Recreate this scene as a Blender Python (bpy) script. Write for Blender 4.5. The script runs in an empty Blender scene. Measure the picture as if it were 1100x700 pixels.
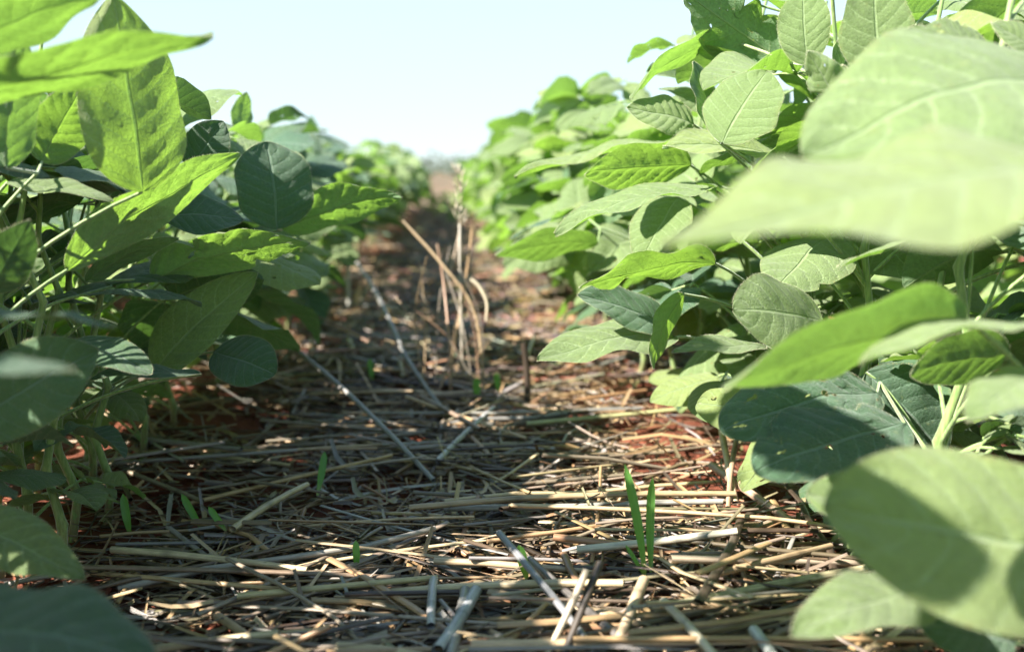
import bpy, math, random
import numpy as np
from mathutils import Vector, Matrix, noise

rnd = random.Random(7)
R = math.radians
sc = bpy.context.scene
COL = sc.collection

# ------------------------------------------------------------------ camera
CAM_H = 0.25
F_PX = 1100.0
PITCH, YAW = 8.6, 3.4
cam_d = bpy.data.cameras.new('camera')
cam = bpy.data.objects.new('camera', cam_d)
COL.objects.link(cam)
cam.location = (0, 0, CAM_H)
cam.rotation_euler = (R(90 - PITCH), 0, R(-YAW))
cam_d.sensor_width = 36
cam_d.lens = 36 * F_PX / 1100
cam_d.clip_start = 0.01
cam_d.clip_end = 2000
cam_d.dof.use_dof = True
cam_d.dof.focus_distance = 0.64
cam_d.dof.aperture_fstop = 5.6
sc.camera = cam
CM = Matrix.Translation(cam.location) @ cam.rotation_euler.to_matrix().to_4x4()
CR = CM.to_3x3()

def at(px, py, d):
    """photo pixel (1100x700) and depth in metres -> world point"""
    return CM @ Vector(((px - 550) / F_PX * d, -(py - 350) / F_PX * d, -d))

def on_ground(px, py, z=0.0):
    v = CR @ Vector(((px - 550) / F_PX, -(py - 350) / F_PX, -1))
    t = (z - CAM_H) / v.z
    return cam.location + v * t

def camdir(r, u, t):
    return (CR @ Vector((r, u, t))).normalized()

def project(p):
    q = CM.inverted() @ p
    d = -q.z
    if d < 0.02:
        return None
    return 550 + q.x / d * F_PX, 350 - q.y / d * F_PX, d

SUN_EL, SUN_AZ = 42.0, (-0.94, -0.34)       # sun stands to the left, slightly behind the camera
_ax = Vector((SUN_AZ[0], SUN_AZ[1], 0)).normalized()
TO_SUN = Vector((_ax.x * math.cos(R(SUN_EL)), _ax.y * math.cos(R(SUN_EL)), math.sin(R(SUN_EL))))

# ------------------------------------------------------------------ object helpers
WM = {}

def link(o, parent=None, M=None):
    """link o; M is its world matrix, kept through the parent's own matrix"""
    COL.objects.link(o)
    M = M if M is not None else Matrix.Identity(4)
    WM[o.name] = M.copy()
    if parent is not None:
        o.parent = parent
        o.matrix_basis = WM[parent.name].inverted() @ M
    else:
        o.matrix_basis = M
    return o

def mesh_from(name, verts, faces, mats, uvs=None, cols=None, smooth=True, fmat=None):
    me = bpy.data.meshes.new(name)
    me.from_pydata([tuple(v) for v in verts], [], faces)
    for m in (mats if isinstance(mats, (list, tuple)) else [mats]):
        me.materials.append(m)
    if uvs is not None:
        uvl = me.uv_layers.new(name='UVMap')
        idx = np.zeros(len(me.loops), dtype=np.int32)
        me.loops.foreach_get('vertex_index', idx)
        uvl.data.foreach_set('uv', np.asarray(uvs, dtype=np.float32)[idx].ravel())
    if cols is not None:
        ca = me.color_attributes.new('Col', 'FLOAT_COLOR', 'POINT')
        c = np.ones((len(verts), 4), dtype=np.float32)
        c[:, :3] = np.asarray(cols, dtype=np.float32)
        ca.data.foreach_set('color', c.ravel())
    if fmat is not None:
        me.polygons.foreach_set('material_index', np.asarray(fmat, dtype=np.int32))
    if smooth:
        me.polygons.foreach_set('use_smooth', np.ones(len(me.polygons), dtype=bool))
    me.update()
    return me

def tag(o, label=None, cat=None, group=None, kind=None):
    if label: o['label'] = label
    if cat: o['category'] = cat
    if group: o['group'] = group
    if kind: o['kind'] = kind
    return o

# ------------------------------------------------------------------ materials
def new_mat(name):
    m = bpy.data.materials.new(name)
    m.use_nodes = True
    nt = m.node_tree
    nt.nodes.clear()
    out = nt.nodes.new('ShaderNodeOutputMaterial')
    return m, nt, out

class NB:
    """tiny node builder"""
    def __init__(s, nt): s.nt = nt
    def n(s, t, **kw):
        x = s.nt.nodes.new(t)
        for k, v in kw.items(): setattr(x, k, v)
        return x
    def l(s, a, b): s.nt.links.new(a, b)
    def val(s, sock, v):
        if hasattr(v, 'links') or hasattr(v, 'is_linked'): s.l(v, sock)
        else: sock.default_value = v
    def m(s, op, a, b=None, c=None, clamp=False):
        x = s.n('ShaderNodeMath', operation=op); x.use_clamp = clamp
        s.val(x.inputs[0], a)
        if b is not None: s.val(x.inputs[1], b)
        if c is not None: s.val(x.inputs[2], c)
        return x.outputs[0]
    def mapr(s, v, a, b, c=0.0, d=1.0, smooth=True):
        x = s.n('ShaderNodeMapRange')
        if smooth: x.interpolation_type = 'SMOOTHSTEP'
        s.val(x.inputs['Value'], v)
        x.inputs['From Min'].default_value = a; x.inputs['From Max'].default_value = b
        x.inputs['To Min'].default_value = c; x.inputs['To Max'].default_value = d
        return x.outputs[0]
    def mix(s, f, a, b, blend='MIX'):
        x = s.n('ShaderNodeMix', data_type='RGBA', blend_type=blend)
        s.val(x.inputs['Factor'], f)
        for sock, v in ((x.inputs[6], a), (x.inputs[7], b)):
            if isinstance(v, tuple): sock.default_value = (*v, 1)
            else: s.l(v, sock)
        return x.outputs[2]
    def noise(s, vec, scale, detail=3, rough=0.55):
        x = s.n('ShaderNodeTexNoise')
        if vec is not None: s.l(vec, x.inputs['Vector'])
        x.inputs['Scale'].default_value = scale
        x.inputs['Detail'].default_value = detail
        x.inputs['Roughness'].default_value = rough
        return x.outputs[0]

def leaf_material(name, front, back, trans, twt, chewed=False, yellow=0.0, nveins=8.0, rough=0.5):
    m, nt, out = new_mat(name)
    b = NB(nt)
    uv = b.n('ShaderNodeTexCoord').outputs['UV']
    obj = b.n('ShaderNodeTexCoord').outputs['Object']
    sep = b.n('ShaderNodeSeparateXYZ'); b.l(uv, sep.inputs[0])
    u, v = sep.outputs[0], sep.outputs[1]
    info = b.n('ShaderNodeObjectInfo')
    rn = info.outputs['Random']
    a = b.m('ABSOLUTE', b.m('MULTIPLY_ADD', u, 2.0, -1.0))
    wob = b.m('MULTIPLY_ADD', b.noise(obj, 60, 2), 0.05, -0.025)
    s = b.m('MULTIPLY', b.m('ADD', b.m('SUBTRACT', v, b.m('MULTIPLY', b.m('POWER', a, 1.25), 0.20)), wob), nveins)
    sgn = b.m('MULTIPLY', b.m('GREATER_THAN', u, 0.5), 0.45)       # veins alternate on the two halves
    f = b.m('FRACT', b.m('ADD', s, sgn))
    d = b.m('ABSOLUTE', b.m('MULTIPLY_ADD', f, 2.0, -1.0))          # 1 on a vein
    vein = b.mapr(d, 0.90, 0.99)
    mid = b.mapr(a, 0.05, 0.015)
    veins = b.m('MAXIMUM', vein, mid)
    # fine net between the veins
    mp = b.n('ShaderNodeMapping'); b.l(uv, mp.inputs[0]); mp.inputs['Scale'].default_value = (22, 34, 1)
    vo = b.n('ShaderNodeTexVoronoi', feature='DISTANCE_TO_EDGE'); b.l(mp.outputs[0], vo.inputs['Vector'])
    vo.inputs['Scale'].default_value = 1.0
    net = b.mapr(vo.outputs['Distance'], 0.16, 0.0)
    puff = b.m('SUBTRACT', 1.0, b.m('POWER', d, 2.5))
    h = b.m('ADD', b.m('MULTIPLY', puff, 0.5), b.m('MULTIPLY', net, -0.2))
    h = b.m('ADD', h, b.m('MULTIPLY', mid, -1.2))
    h = b.m('ADD', h, b.m('MULTIPLY', b.noise(obj, 900, 2), 0.25))
    bump = b.n('ShaderNodeBump'); bump.inputs['Strength'].default_value = 0.75
    bump.inputs['Distance'].default_value = 0.0014
    b.l(h, bump.inputs['Height'])
    # colours: patchy, each leaf its own tone
    patch = b.noise(obj, 38, 4)
    vary = b.m('ADD', b.m('MULTIPLY_ADD', patch, 0.7, 0.62), b.m('MULTIPLY_ADD', rn, 0.4, -0.2))
    hue = b.mapr(rn, 0.55, 1.0, 0.0, 0.5)
    def tone(c, yc):
        c1 = b.mix(hue, c, yc)
        x = b.n('ShaderNodeVectorMath', operation='SCALE'); b.l(c1, x.inputs[0]); b.l(vary, x.inputs['Scale'])
        return x.outputs[0]
    fr = tone(front, (front[0] * 1.35 + 0.01, front[1] * 1.12, front[2] * 0.9))
    bk = tone(back, (back[0] * 1.2, back[1] * 1.08, back[2] * 0.9))
    vc = tuple(min(1, c * 1.5 + 0.08) for c in front)
    fr = b.mix(b.m('MULTIPLY', veins, 0.8), fr, vc)
    fr = b.mix(b.m('MULTIPLY', net, 0.14), fr, vc)
    bk = b.mix(b.m('MULTIPLY', veins, 0.6), bk, (0.32, 0.40, 0.18))
    geo = b.n('ShaderNodeNewGeometry')
    colr = b.mix(geo.outputs['Backfacing'], fr, bk)
    # old brown specks
    spk = b.mapr(b.noise(obj, 210, 2), 0.70, 0.76)
    colr = b.mix(b.m('MULTIPLY', spk, 0.55), colr, (0.20, 0.15, 0.05))
    edge = b.m('MULTIPLY', b.mapr(a, 0.86, 1.0), b.mapr(b.noise(obj, 90, 3), 0.5, 0.66))
    colr = b.mix(b.m('MULTIPLY', edge, 0.7), colr, (0.30, 0.25, 0.09))
    yel = b.mapr(b.noise(obj, 24, 3), 0.60, 0.74)
    colr = b.mix(b.m('MULTIPLY', yel, 0.22), colr, (0.30, 0.30, 0.08))
    tr = tone(trans, (trans[0] * 1.15, trans[1] * 1.02, trans[2] * 0.8))
    tr = b.mix(b.m('MULTIPLY', veins, 0.45), tr, (trans[0] * 0.55, trans[1] * 0.62, trans[2] * 0.5))
    tr = b.mix(b.m('MULTIPLY', net, 0.25), tr, (trans[0] * 0.6, trans[1] * 0.65, trans[2] * 0.5))
    p = b.n('ShaderNodeBsdfPrincipled')
    b.l(colr, p.inputs['Base Color']); b.l(bump.outputs[0], p.inputs['Normal'])
    rg = b.m('MULTIPLY_ADD', patch, 0.2, rough - 0.1)
    b.l(rg, p.inputs['Roughness'])
    p.inputs['Specular IOR Level'].default_value = 0.4
    p.inputs['Sheen Weight'].default_value = 0.25
    p.inputs['Sheen Roughness'].default_value = 0.4
    t = b.n('ShaderNodeBsdfTranslucent'); b.l(tr, t.inputs['Color']); b.l(bump.outputs[0], t.inputs['Normal'])
    mx = b.n('ShaderNodeMixShader'); mx.inputs[0].default_value = twt
    b.l(p.outputs[0], mx.inputs[1]); b.l(t.outputs[0], mx.inputs[2])
    if chewed:
        off = b.n('ShaderNodeVectorMath', operation='ADD'); b.l(uv, off.inputs[0])
        cmb = b.n('ShaderNodeCombineXYZ'); b.l(b.m('MULTIPLY', rn, 37.0), cmb.inputs[0]); b.l(b.m('MULTIPLY', rn, 91.0), cmb.inputs[1])
        b.l(cmb.outputs[0], off.inputs[1])
        hn = b.noise(off.outputs[0], 7.0, 2.5, 0.6)
        hole = b.m('GREATER_THAN', hn, 0.675)
        rim = b.mapr(hn, 0.64, 0.675)
        colr2 = b.mix(b.m('MULTIPLY', rim, 0.8), colr, (0.25, 0.17, 0.06))
        b.l(colr2, p.inputs['Base Color'])
        tp = b.n('ShaderNodeBsdfTransparent')
        mh = b.n('ShaderNodeMixShader'); b.l(hole, mh.inputs[0])
        b.l(mx.outputs[0], mh.inputs[1]); b.l(tp.outputs[0], mh.inputs[2])
        b.l(mh.outputs[0], out.inputs[0])
    else:
        b.l(mx.outputs[0], out.inputs[0])
    return m

FRONT = (0.180, 0.253, 0.092)
BACK = (0.155, 0.26, 0.12)
TRANS = (0.265, 0.48, 0.058)
M_LEAF = leaf_material('leaf_green', FRONT, BACK, TRANS, 0.40)
M_CHEW = leaf_material('leaf_chewed', FRONT, BACK, TRANS, 0.40, chewed=True)
M_SHADED = leaf_material('leaf_shaded', (0.042, 0.102, 0.046), (0.09, 0.15, 0.085), (0.16, 0.34, 0.05), 0.25, rough=0.44)  # darker copy of the green leaf, with shade put into its colour
M_SHADEDCHEW = leaf_material('leaf_shaded_chewed', (0.042, 0.102, 0.046), (0.09, 0.15, 0.085), (0.16, 0.34, 0.05), 0.25, chewed=True, rough=0.44)
MATS = {'g': M_LEAF, 'c': M_CHEW, 'd': M_SHADED, 'x': M_SHADEDCHEW}

def stem_material():
    m, nt, out = new_mat('stem_green'); b = NB(nt)
    obj = b.n('ShaderNodeTexCoord').outputs['Object']
    mp = b.n('ShaderNodeMapping'); b.l(obj, mp.inputs[0]); mp.inputs['Scale'].default_value = (1, 1, 0.12)
    nz = b.noise(mp.outputs[0], 700, 3)
    c = b.mix(b.mapr(nz, 0.3, 0.7), (0.11, 0.20, 0.045), (0.24, 0.33, 0.10))
    c = b.mix(b.mapr(b.noise(obj, 55, 2), 0.55, 0.8, 0, 0.5), c, (0.26, 0.24, 0.10))
    zz = b.n('ShaderNodeSeparateXYZ'); b.l(obj, zz.inputs[0])
    stain = b.m('MULTIPLY', b.mapr(b.m('ADD', zz.outputs[2], b.m('MULTIPLY', nz, 0.04)), 0.07, 0.02), b.m('GREATER_THAN', b.noise(obj, 220, 3), 0.42))
    at_ = b.n('ShaderNodeAttribute'); at_.attribute_name = 'ground_stem'; at_.attribute_type = 'OBJECT'
    c = b.mix(b.m('MULTIPLY', b.m('MULTIPLY', stain, 0.75), at_.outputs['Fac']), c, (0.20, 0.10, 0.055))
    p = b.n('ShaderNodeBsdfPrincipled'); b.l(c, p.inputs['Base Color'])
    p.inputs['Roughness'].default_value = 0.5
    p.inputs['Sheen Weight'].default_value = 0.6
    p.inputs['Subsurface Weight'].default_value = 0.0
    bump = b.n('ShaderNodeBump'); bump.inputs['Strength'].default_value = 0.4; bump.inputs['Distance'].default_value = 0.0004
    b.l(nz, bump.inputs['Height']); b.l(bump.outputs[0], p.inputs['Normal'])
    b.l(p.outputs[0], out.inputs[0])
    return m
M_STEM = stem_material()

def hair_material():
    m, nt, out = new_mat('plant_hair'); b = NB(nt)
    p = b.n('ShaderNodeBsdfPrincipled'); p.inputs['Base Color'].default_value = (0.75, 0.72, 0.55, 1)
    p.inputs['Roughness'].default_value = 0.5
    t = b.n('ShaderNodeBsdfTranslucent'); t.inputs['Color'].default_value = (0.8, 0.8, 0.6, 1)
    mx = b.n('ShaderNodeMixShader'); mx.inputs[0].default_value = 0.5
    b.l(p.outputs[0], mx.inputs[1]); b.l(t.outputs[0], mx.inputs[2]); b.l(mx.outputs[0], out.inputs[0])
    return m
M_HAIR = hair_material()

def straw_material():
    m, nt, out = new_mat('straw'); b = NB(nt)
    ca = b.n('ShaderNodeVertexColor', layer_name='Col').outputs[0]
    tc = b.n('ShaderNodeTexCoord')
    mp = b.n('ShaderNodeMapping'); b.l(tc.outputs['UV'], mp.inputs[0]); mp.inputs['Scale'].default_value = (14, 1.2, 1)
    st = b.noise(mp.outputs[0], 1.0, 4, 0.65)
    mp2 = b.n('ShaderNodeMapping'); b.l(tc.outputs['UV'], mp2.inputs[0]); mp2.inputs['Scale'].default_value = (1.5, 4, 1)
    blot = b.noise(mp2.outputs[0], 1.0, 4, 0.6)
    x = b.n('ShaderNodeVectorMath', operation='SCALE'); b.l(ca, x.inputs[0])
    b.l(b.m('ADD', b.mapr(st, 0.25, 0.75, 0.6, 1.3), b.mapr(blot, 0.3, 0.7, -0.15, 0.15)), x.inputs['Scale'])
    c = b.mix(b.mapr(blot, 0.60, 0.74, 0, 0.6), x.outputs[0], (0.07, 0.045, 0.028))
    p = b.n('ShaderNodeBsdfPrincipled'); b.l(c, p.inputs['Base Color'])
    b.l(b.mapr(st, 0.2, 0.8, 0.30, 0.52), p.inputs['Roughness'])
    p.inputs['Specular IOR Level'].default_value = 0.5
    bump = b.n('ShaderNodeBump'); bump.inputs['Strength'].default_value = 0.5; bump.inputs['Distance'].default_value = 0.0005
    b.l(st, bump.inputs['Height']); b.l(bump.outputs[0], p.inputs['Normal'])
    b.l(p.outputs[0], out.inputs[0])
    return m
M_STRAW = straw_material()

def soil_material(name='red_soil', far=False):
    m, nt, out = new_mat(name); b = NB(nt)
    obj = b.n('ShaderNodeTexCoord').outputs['Object']
    n1 = b.noise(obj, 25, 5, 0.65); n2 = b.noise(obj, 260, 5, 0.7)
    c = b.mix(b.mapr(n1, 0.3, 0.7), (0.09, 0.024, 0.013), (0.21, 0.066, 0.036))
    c = b.mix(b.mapr(n2, 0.45, 0.8, 0, 0.6), c, (0.27, 0.11, 0.066))
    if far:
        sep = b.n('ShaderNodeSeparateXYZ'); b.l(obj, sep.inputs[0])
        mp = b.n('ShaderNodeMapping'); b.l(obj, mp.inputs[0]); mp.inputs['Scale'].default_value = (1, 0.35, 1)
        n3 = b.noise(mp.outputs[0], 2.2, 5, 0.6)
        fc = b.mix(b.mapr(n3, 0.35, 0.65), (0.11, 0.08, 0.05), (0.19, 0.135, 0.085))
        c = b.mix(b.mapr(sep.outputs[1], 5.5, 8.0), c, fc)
    p = b.n('ShaderNodeBsdfPrincipled'); b.l(c, p.inputs['Base Color'])
    p.inputs['Roughness'].default_value = 0.9
    p.inputs['Specular IOR Level'].default_value = 0.2
    bump = b.n('ShaderNodeBump'); bump.inputs['Strength'].default_value = 0.8; bump.inputs['Distance'].default_value = 0.003
    b.l(b.noise(obj, 330, 6, 0.7), bump.inputs['Height']); b.l(bump.outputs[0], p.inputs['Normal'])
    b.l(p.outputs[0], out.inputs[0])
    return m
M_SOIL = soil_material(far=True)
M_CLOD = soil_material('red_soil_clod')

def grass_material():
    m, nt, out = new_mat('grass_blade'); b = NB(nt)
    uv = b.n('ShaderNodeTexCoord').outputs['UV']
    mp = b.n('ShaderNodeMapping'); b.l(uv, mp.inputs[0]); mp.inputs['Scale'].default_value = (12, 0.5, 1)
    st = b.noise(mp.outputs[0], 1, 3)
    c = b.mix(b.mapr(st, 0.3, 0.7), (0.08, 0.22, 0.04), (0.15, 0.33, 0.07))
    sp_ = b.n('ShaderNodeSeparateXYZ'); b.l(uv, sp_.inputs[0])
    c = b.mix(b.mapr(sp_.outputs[1], 0.28, 0.0, 0, .8), c, (0.42, 0.42, 0.17))
    p = b.n('ShaderNodeBsdfPrincipled'); b.l(c, p.inputs['Base Color']); p.inputs['Roughness'].default_value = 0.45
    t = b.n('ShaderNodeBsdfTranslucent'); t.inputs['Color'].default_value = (0.2, 0.5, 0.04, 1)
    mx = b.n('ShaderNodeMixShader'); mx.inputs[0].default_value = 0.4
    b.l(p.outputs[0], mx.inputs[1]); b.l(t.outputs[0], mx.inputs[2]); b.l(mx.outputs[0], out.inputs[0])
    return m
M_GRASS = grass_material()

# ------------------------------------------------------------------ leaf geometry
def leaflet_geo(Wd, nl=14, nw=8, fold=0.25, droop=0.5, wave=0.02, seed=0, pucker=0.0, twist=0.0, cup=0.0, curl=0.0, round_=0.0, nveins=8, bites=0):
    """unit leaflet: base at the origin, tip on +Y at distance 1, +Z the upper face. Returns verts, faces, uvs"""
    r = random.Random(seed)
    ph = [r.uniform(0, 6.28) for _ in range(6)]
    fq = [r.uniform(1.3, 2.6), r.uniform(1.3, 2.6), r.uniform(3, 5)]
    pa, pb = 0.55, 0.85 - 0.3 * round_
    pk = pa / (pa + pb)
    norm = pk ** pa * (1 - pk) ** pb
    bt = [(r.choice((0, 1)), r.uniform(.2, .9), r.uniform(.015, .05), r.uniform(.12, .4)) for _ in range(bites)]
    V, U = [], []
    # centre line
    ts = [0.5 * (1 - math.cos(math.pi * (i / nl) ** 0.95)) for i in range(nl + 1)]
    yc = zc = 0.0; pt = 0.0
    line = []
    for i, t in enumerate(ts):
        ang = droop * (0.35 - t) + 0.10 * math.sin(2 * math.pi * t + ph[5]) * (droop + 0.2)
        if i:
            yc += (t - pt) * math.cos(ang); zc += (t - pt) * math.sin(ang)
        line.append((yc, zc, ang)); pt = t
    for i, t in enumerate(ts):
        w = Wd / 2 * (max(t, 0) ** pa) * (max(1 - t, 0) ** pb) / norm
        w *= 1 + 0.05 * math.sin(fq[2] * 3 * t + ph[3])
        y0, z0, ang = line[i]
        tw = twist * (t - 0.3)
        for j in range(nw + 1):
            u = -1 + 2 * j / nw
            au = abs(u); side = 0 if u < 0 else 1
            ww = w
            for bs, b0, bw_, bd in bt:
                if bs == side and au > .3: ww *= 1 - bd * math.exp(-((t - b0) / bw_) ** 4)
            x = u * ww
            z = fold * abs(x) - cup * x * x / max(Wd, .01) * 4
            z -= curl * Wd * max(0, au - 0.55) ** 2 * 2.5 * (t * (1 - t) * 4)
            z += wave * au ** 2 * math.sin(2 * math.pi * fq[side] * t + ph[side]) * (t * (1 - t) * 4) ** 0.5
            z += 0.02 * noise.noise(Vector((u * 1.7 + seed, t * 4.0, seed * .37))) + 0.006 * noise.noise(Vector((u * 5 + seed, t * 11, 3.3)))
            if pucker:
                s = (t - 0.20 * au ** 1.25) * nveins + (0.45 if u > 0 else 0)
                z += pucker * (0.5 - 0.5 * math.cos(2 * math.pi * (s - math.floor(s)))) * (1 - au ** 6) * min(1, au * 4) * (w * 2 / Wd)
            xx = x * math.cos(tw) - z * math.sin(tw)
            zz = x * math.sin(tw) + z * math.cos(tw)
            # bevel outer margin slightly along the vein angle
            V.append(Vector((xx, y0 - zz * math.sin(ang), z0 + zz * math.cos(ang))))
            U.append((0.5 + 0.5 * u, t))
    tip = Vector((0, line[-1][0], line[-1][1]))
    a = math.atan2(tip.z, tip.y); k = 1 / tip.length
    M = Matrix.Rotation(-a, 3, 'X')
    V = [M @ v * k for v in V]
    Fs = []
    for i in range(nl):
        for j in range(nw):
            p = i * (nw + 1) + j
            Fs.append((p, p + 1, p + nw + 2, p + nw + 1))
    return V, Fs, U

def frame(base, tip, face):
    Y = (tip - base); L = Y.length; Y = Y / L
    Z = (face - Y * face.dot(Y))
    if Z.length < 1e-4: Z = Vector((0, 0, 1)) - Y * Y.z
    Z.normalize(); X = Y.cross(Z)
    M = Matrix((( *X, 0), (*Y, 0), (*Z, 0), (0, 0, 0, 1))).transposed()
    M = Matrix.Translation(base) @ M @ Matrix.Scale(L, 4)
    return M, L

def tube_geo(pts, rads, n=6, cols=None, flat=1.0, cap=False, up=None):
    V, Fs, U, C = [], [], [], []
    pts = [Vector(p) for p in pts]
    up = Vector(up) if up is not None else Vector((0.13, 0.31, 0.94))
    tot = 0.0
    for i, p in enumerate(pts):
        a = pts[max(0, i - 1)]; c = pts[min(len(pts) - 1, i + 1)]
        T = (c - a).normalized()
        S = T.cross(up)
        if S.length < 1e-3: S = T.cross(Vector((1, 0, 0)))
        S.normalize(); N = S.cross(T)
        if i: tot += (p - pts[i - 1]).length
        for k in range(n):
            an = 2 * math.pi * k / n
            V.append(p + S * math.cos(an) * rads[i] + N * math.sin(an) * rads[i] * flat)
            U.append((k / n, tot * 20))
            if cols is not None: C.append(cols[i])
    for i in range(len(pts) - 1):
        for k in range(n):
            k2 = (k + 1) % n
            Fs.append((i * n + k, i * n + k2, (i + 1) * n + k2, (i + 1) * n + k))
    if cap:
        Fs.append(tuple(range(n - 1, -1, -1)))
        e = (len(pts) - 1) * n
        Fs.append(tuple(range(e, e + n)))
    return V, Fs, U, C

def bez(p0, p1, p2, n):
    out = []
    for i in range(n + 1):
        t = i / n
        out.append(p0 * (1 - t) ** 2 + p1 * 2 * t * (1 - t) + p2 * t * t)
    return out

class Soup:
    def __init__(s): s.v, s.f, s.u, s.c = [], [], [], []
    def add(s, V, Fs, U=None, C=None, M=None):
        o = len(s.v)
        s.v += [M @ v for v in V] if M is not None else list(V)
        s.f += [tuple(i + o for i in f) for f in Fs]
        s.u += list(U) if U is not None else [(0, 0)] * len(V)
        if C is not None: s.c += list(C)
    def mesh(s, name, mats, cols=False, fmat=None):
        return mesh_from(name, s.v, s.f, mats, s.u, s.c if cols else None, fmat=fmat)

# hairs on margins and stems (fine white fuzz that catches the sun)
def hairs_along(soup_v, soup_f, pts_normals, length, r, rad=0.00007):
    for p, n in pts_normals:
        d = (n + Vector((r.uniform(-.5, .5), r.uniform(-.5, .5), r.uniform(-.5, .5)))).normalized()
        L = length * r.uniform(0.6, 1.3)
        s = d.orthogonal().normalized() * rad
        t = d.cross(s).normalized() * rad
        o = len(soup_v)
        soup_v += [p + s, p - s * .5 + t * .8, p - s * .5 - t * .8, p + d * L]
        soup_f += [(o, o + 1, o + 3), (o + 1, o + 2, o + 3), (o + 2, o, o + 3)]

def hero_leaflet_mesh(name, L, ratio, mat, **kw):
    if mat.name.endswith('chewed'): kw.setdefault('bites', 4)
    hair = kw.pop('hair', True)
    V, Fs, U = leaflet_geo(ratio, nl=34, nw=22, **kw)
    nw = 22
    fm = [0] * len(Fs)
    if hair:
        r = random.Random(int(L * 1e6) + len(name))
        HV, HF = [], []
        pn = []
        for side in (0, nw):
            for i in range(1, 34):
                for q in range(5):
                    f = q / 5
                    a = V[i * (nw + 1) + side].lerp(V[min(34, i + 1) * (nw + 1) + side], f)
                    inn = V[i * (nw + 1) + (1 if side == 0 else nw - 1)]
                    pn.append((a, (a - inn).normalized()))
        hairs_along(HV, HF, pn, 0.0011 / L, r, 0.00006 / L)
        o = len(V)
        V = V + HV; U = U + [(0.5, 0.5)] * len(HV)
        Fs = Fs + [tuple(i + o for i in f) for f in HF]
        fm += [1] * len(HF)
    return mesh_from(name, V, Fs, [mat, M_HAIR], U, fmat=fm)

# shared variants -----------------------------------------------------------
def var_kw(i, r):
    return dict(fold=r.uniform(0.05, 0.55), droop=r.uniform(0.2, 0.9), wave=r.uniform(0.015, 0.04), seed=100 + i,
                twist=r.uniform(-.5, .5), cup=r.uniform(-0.15, 0.3), round_=r.uniform(0, 0.6))
vr = random.Random(21)
NEARLEAF = []
for i in range(14):
    V, Fs, U = leaflet_geo(vr.uniform(0.58, 0.76), nl=26, nw=14, bites=(0, 2, 1)[i % 3], pucker=0.009, **var_kw(i, vr))
    mat = M_LEAF if i % 3 else M_CHEW
    NEARLEAF.append(mesh_from('leaflet', V, Fs, [mat], U))
DARKLEAF = []
for i in range(6):
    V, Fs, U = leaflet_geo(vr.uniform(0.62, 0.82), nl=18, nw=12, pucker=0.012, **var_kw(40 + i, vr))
    DARKLEAF.append(mesh_from('leaflet', V, Fs, [M_SHADED if i % 3 else M_SHADEDCHEW], U))

def trifoliate(soup, stalk, base, d, n, L, r, variants_geo):
    """one compound leaf: appends three leaflets to soup and stalk tubes to stalk"""
    d = d.normalized(); side = d.cross(n).normalized(); n = side.cross(d).normalized()
    j2 = base + d * L * 0.22
    out = []
    for k, (b0, ang, sz) in enumerate(((j2, 0, 1.0), (base, 1, 0.9), (base, -1, 0.9))):
        if ang == 0:
            dd = d + n * r.uniform(-0.45, 0.1)
        else:
            dd = side * ang + d * r.uniform(0.15, 0.5) + n * r.uniform(-0.5, 0.1)
        dd.normalize()
        nn = n + side * r.uniform(-.4, .4) + d * r.uniform(-.3, .4)
        b1 = b0 + dd * 0.006
        out.append((b1, b1 + dd * L * sz, nn))
    return out, j2

LOWGEO = []
for i in range(8):
    LOWGEO.append(leaflet_geo(vr.uniform(0.6, 0.76), nl=8, nw=6, pucker=0.012, **var_kw(70 + i, vr)))
FARGEO = [leaflet_geo(vr.uniform(0.6, 0.76), nl=5, nw=4, **var_kw(90 + i, vr)) for i in range(5)]

MIDDARK = []
MIDLEAF = []        # unit trifoliate meshes: base at origin, along +Y, upper face +Z, leaflet length 1
for i in range(15):
    s = Soup()
    lf, j2 = trifoliate(s, None, Vector((0, 0, 0)), Vector((0, 1, 0)), Vector((0, 0, 1)), 1.0, vr, LOWGEO)
    for b, t, n in lf:
        M, L = frame(b, t, n); s.add(*vr.choice(LOWGEO), M=M)
    nleaf = len(s.f)
    s.add(*tube_geo([(0, 0, 0), j2], [0.014, 0.011], 5)[:3])
    (MIDLEAF if i < 9 else MIDDARK).append(s.mesh('leaf', [M_LEAF if i < 9 else M_SHADED, M_STEM], fmat=[0] * nleaf + [1] * (len(s.f) - nleaf)))

# ------------------------------------------------------------------ ground height
def gz(x, y):
    p = Vector((x * 6, y * 6, 0.3))
    h = 0.011 * noise.noise(p) + 0.006 * noise.noise(p * 3.1) + 0.003 * noise.noise(p * 8)
    h += 0.012 * math.exp(-((x - 0.25) / 0.09) ** 2) + 0.012 * math.exp(-((x + 0.28) / 0.09) ** 2)
    if y > 7: h *= max(0.3, 1 - (y - 7) * 0.1)
    return h

def build_ground():
    ys = [-0.6]; st = 0.012
    while ys[-1] < 900:
        y = ys[-1]
        ys.append(y + (0.03 if y < 0.35 else 0.011 if y < 1.6 else max(0.02, (y - 1.0) * 0.035) if y < 9 else y * 0.12))
    xs = []
    x = 0.0; half = [0.0]
    while half[-1] < 700:
        h = half[-1]
        half.append(h + (0.012 if h < 0.5 else 0.04 if h < 1.4 else h * 0.25))
    xs = [-h for h in half[:0:-1]] + half
    V = []; nx = len(xs)
    for y in ys:
        for x in xs:
            V.append((x, y, gz(x, y) if abs(x) < 20 and y < 60 else 0.0))
    Fs = [(i * nx + j, i * nx + j + 1, (i + 1) * nx + j + 1, (i + 1) * nx + j) for i in range(len(ys) - 1) for j in range(nx - 1)]
    o = bpy.data.objects.new('ground', mesh_from('ground', V, Fs, M_SOIL))
    link(o); tag(o, kind='structure', label='red soil of the field stretching to a brown strip at the horizon', cat='ground')
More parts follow.
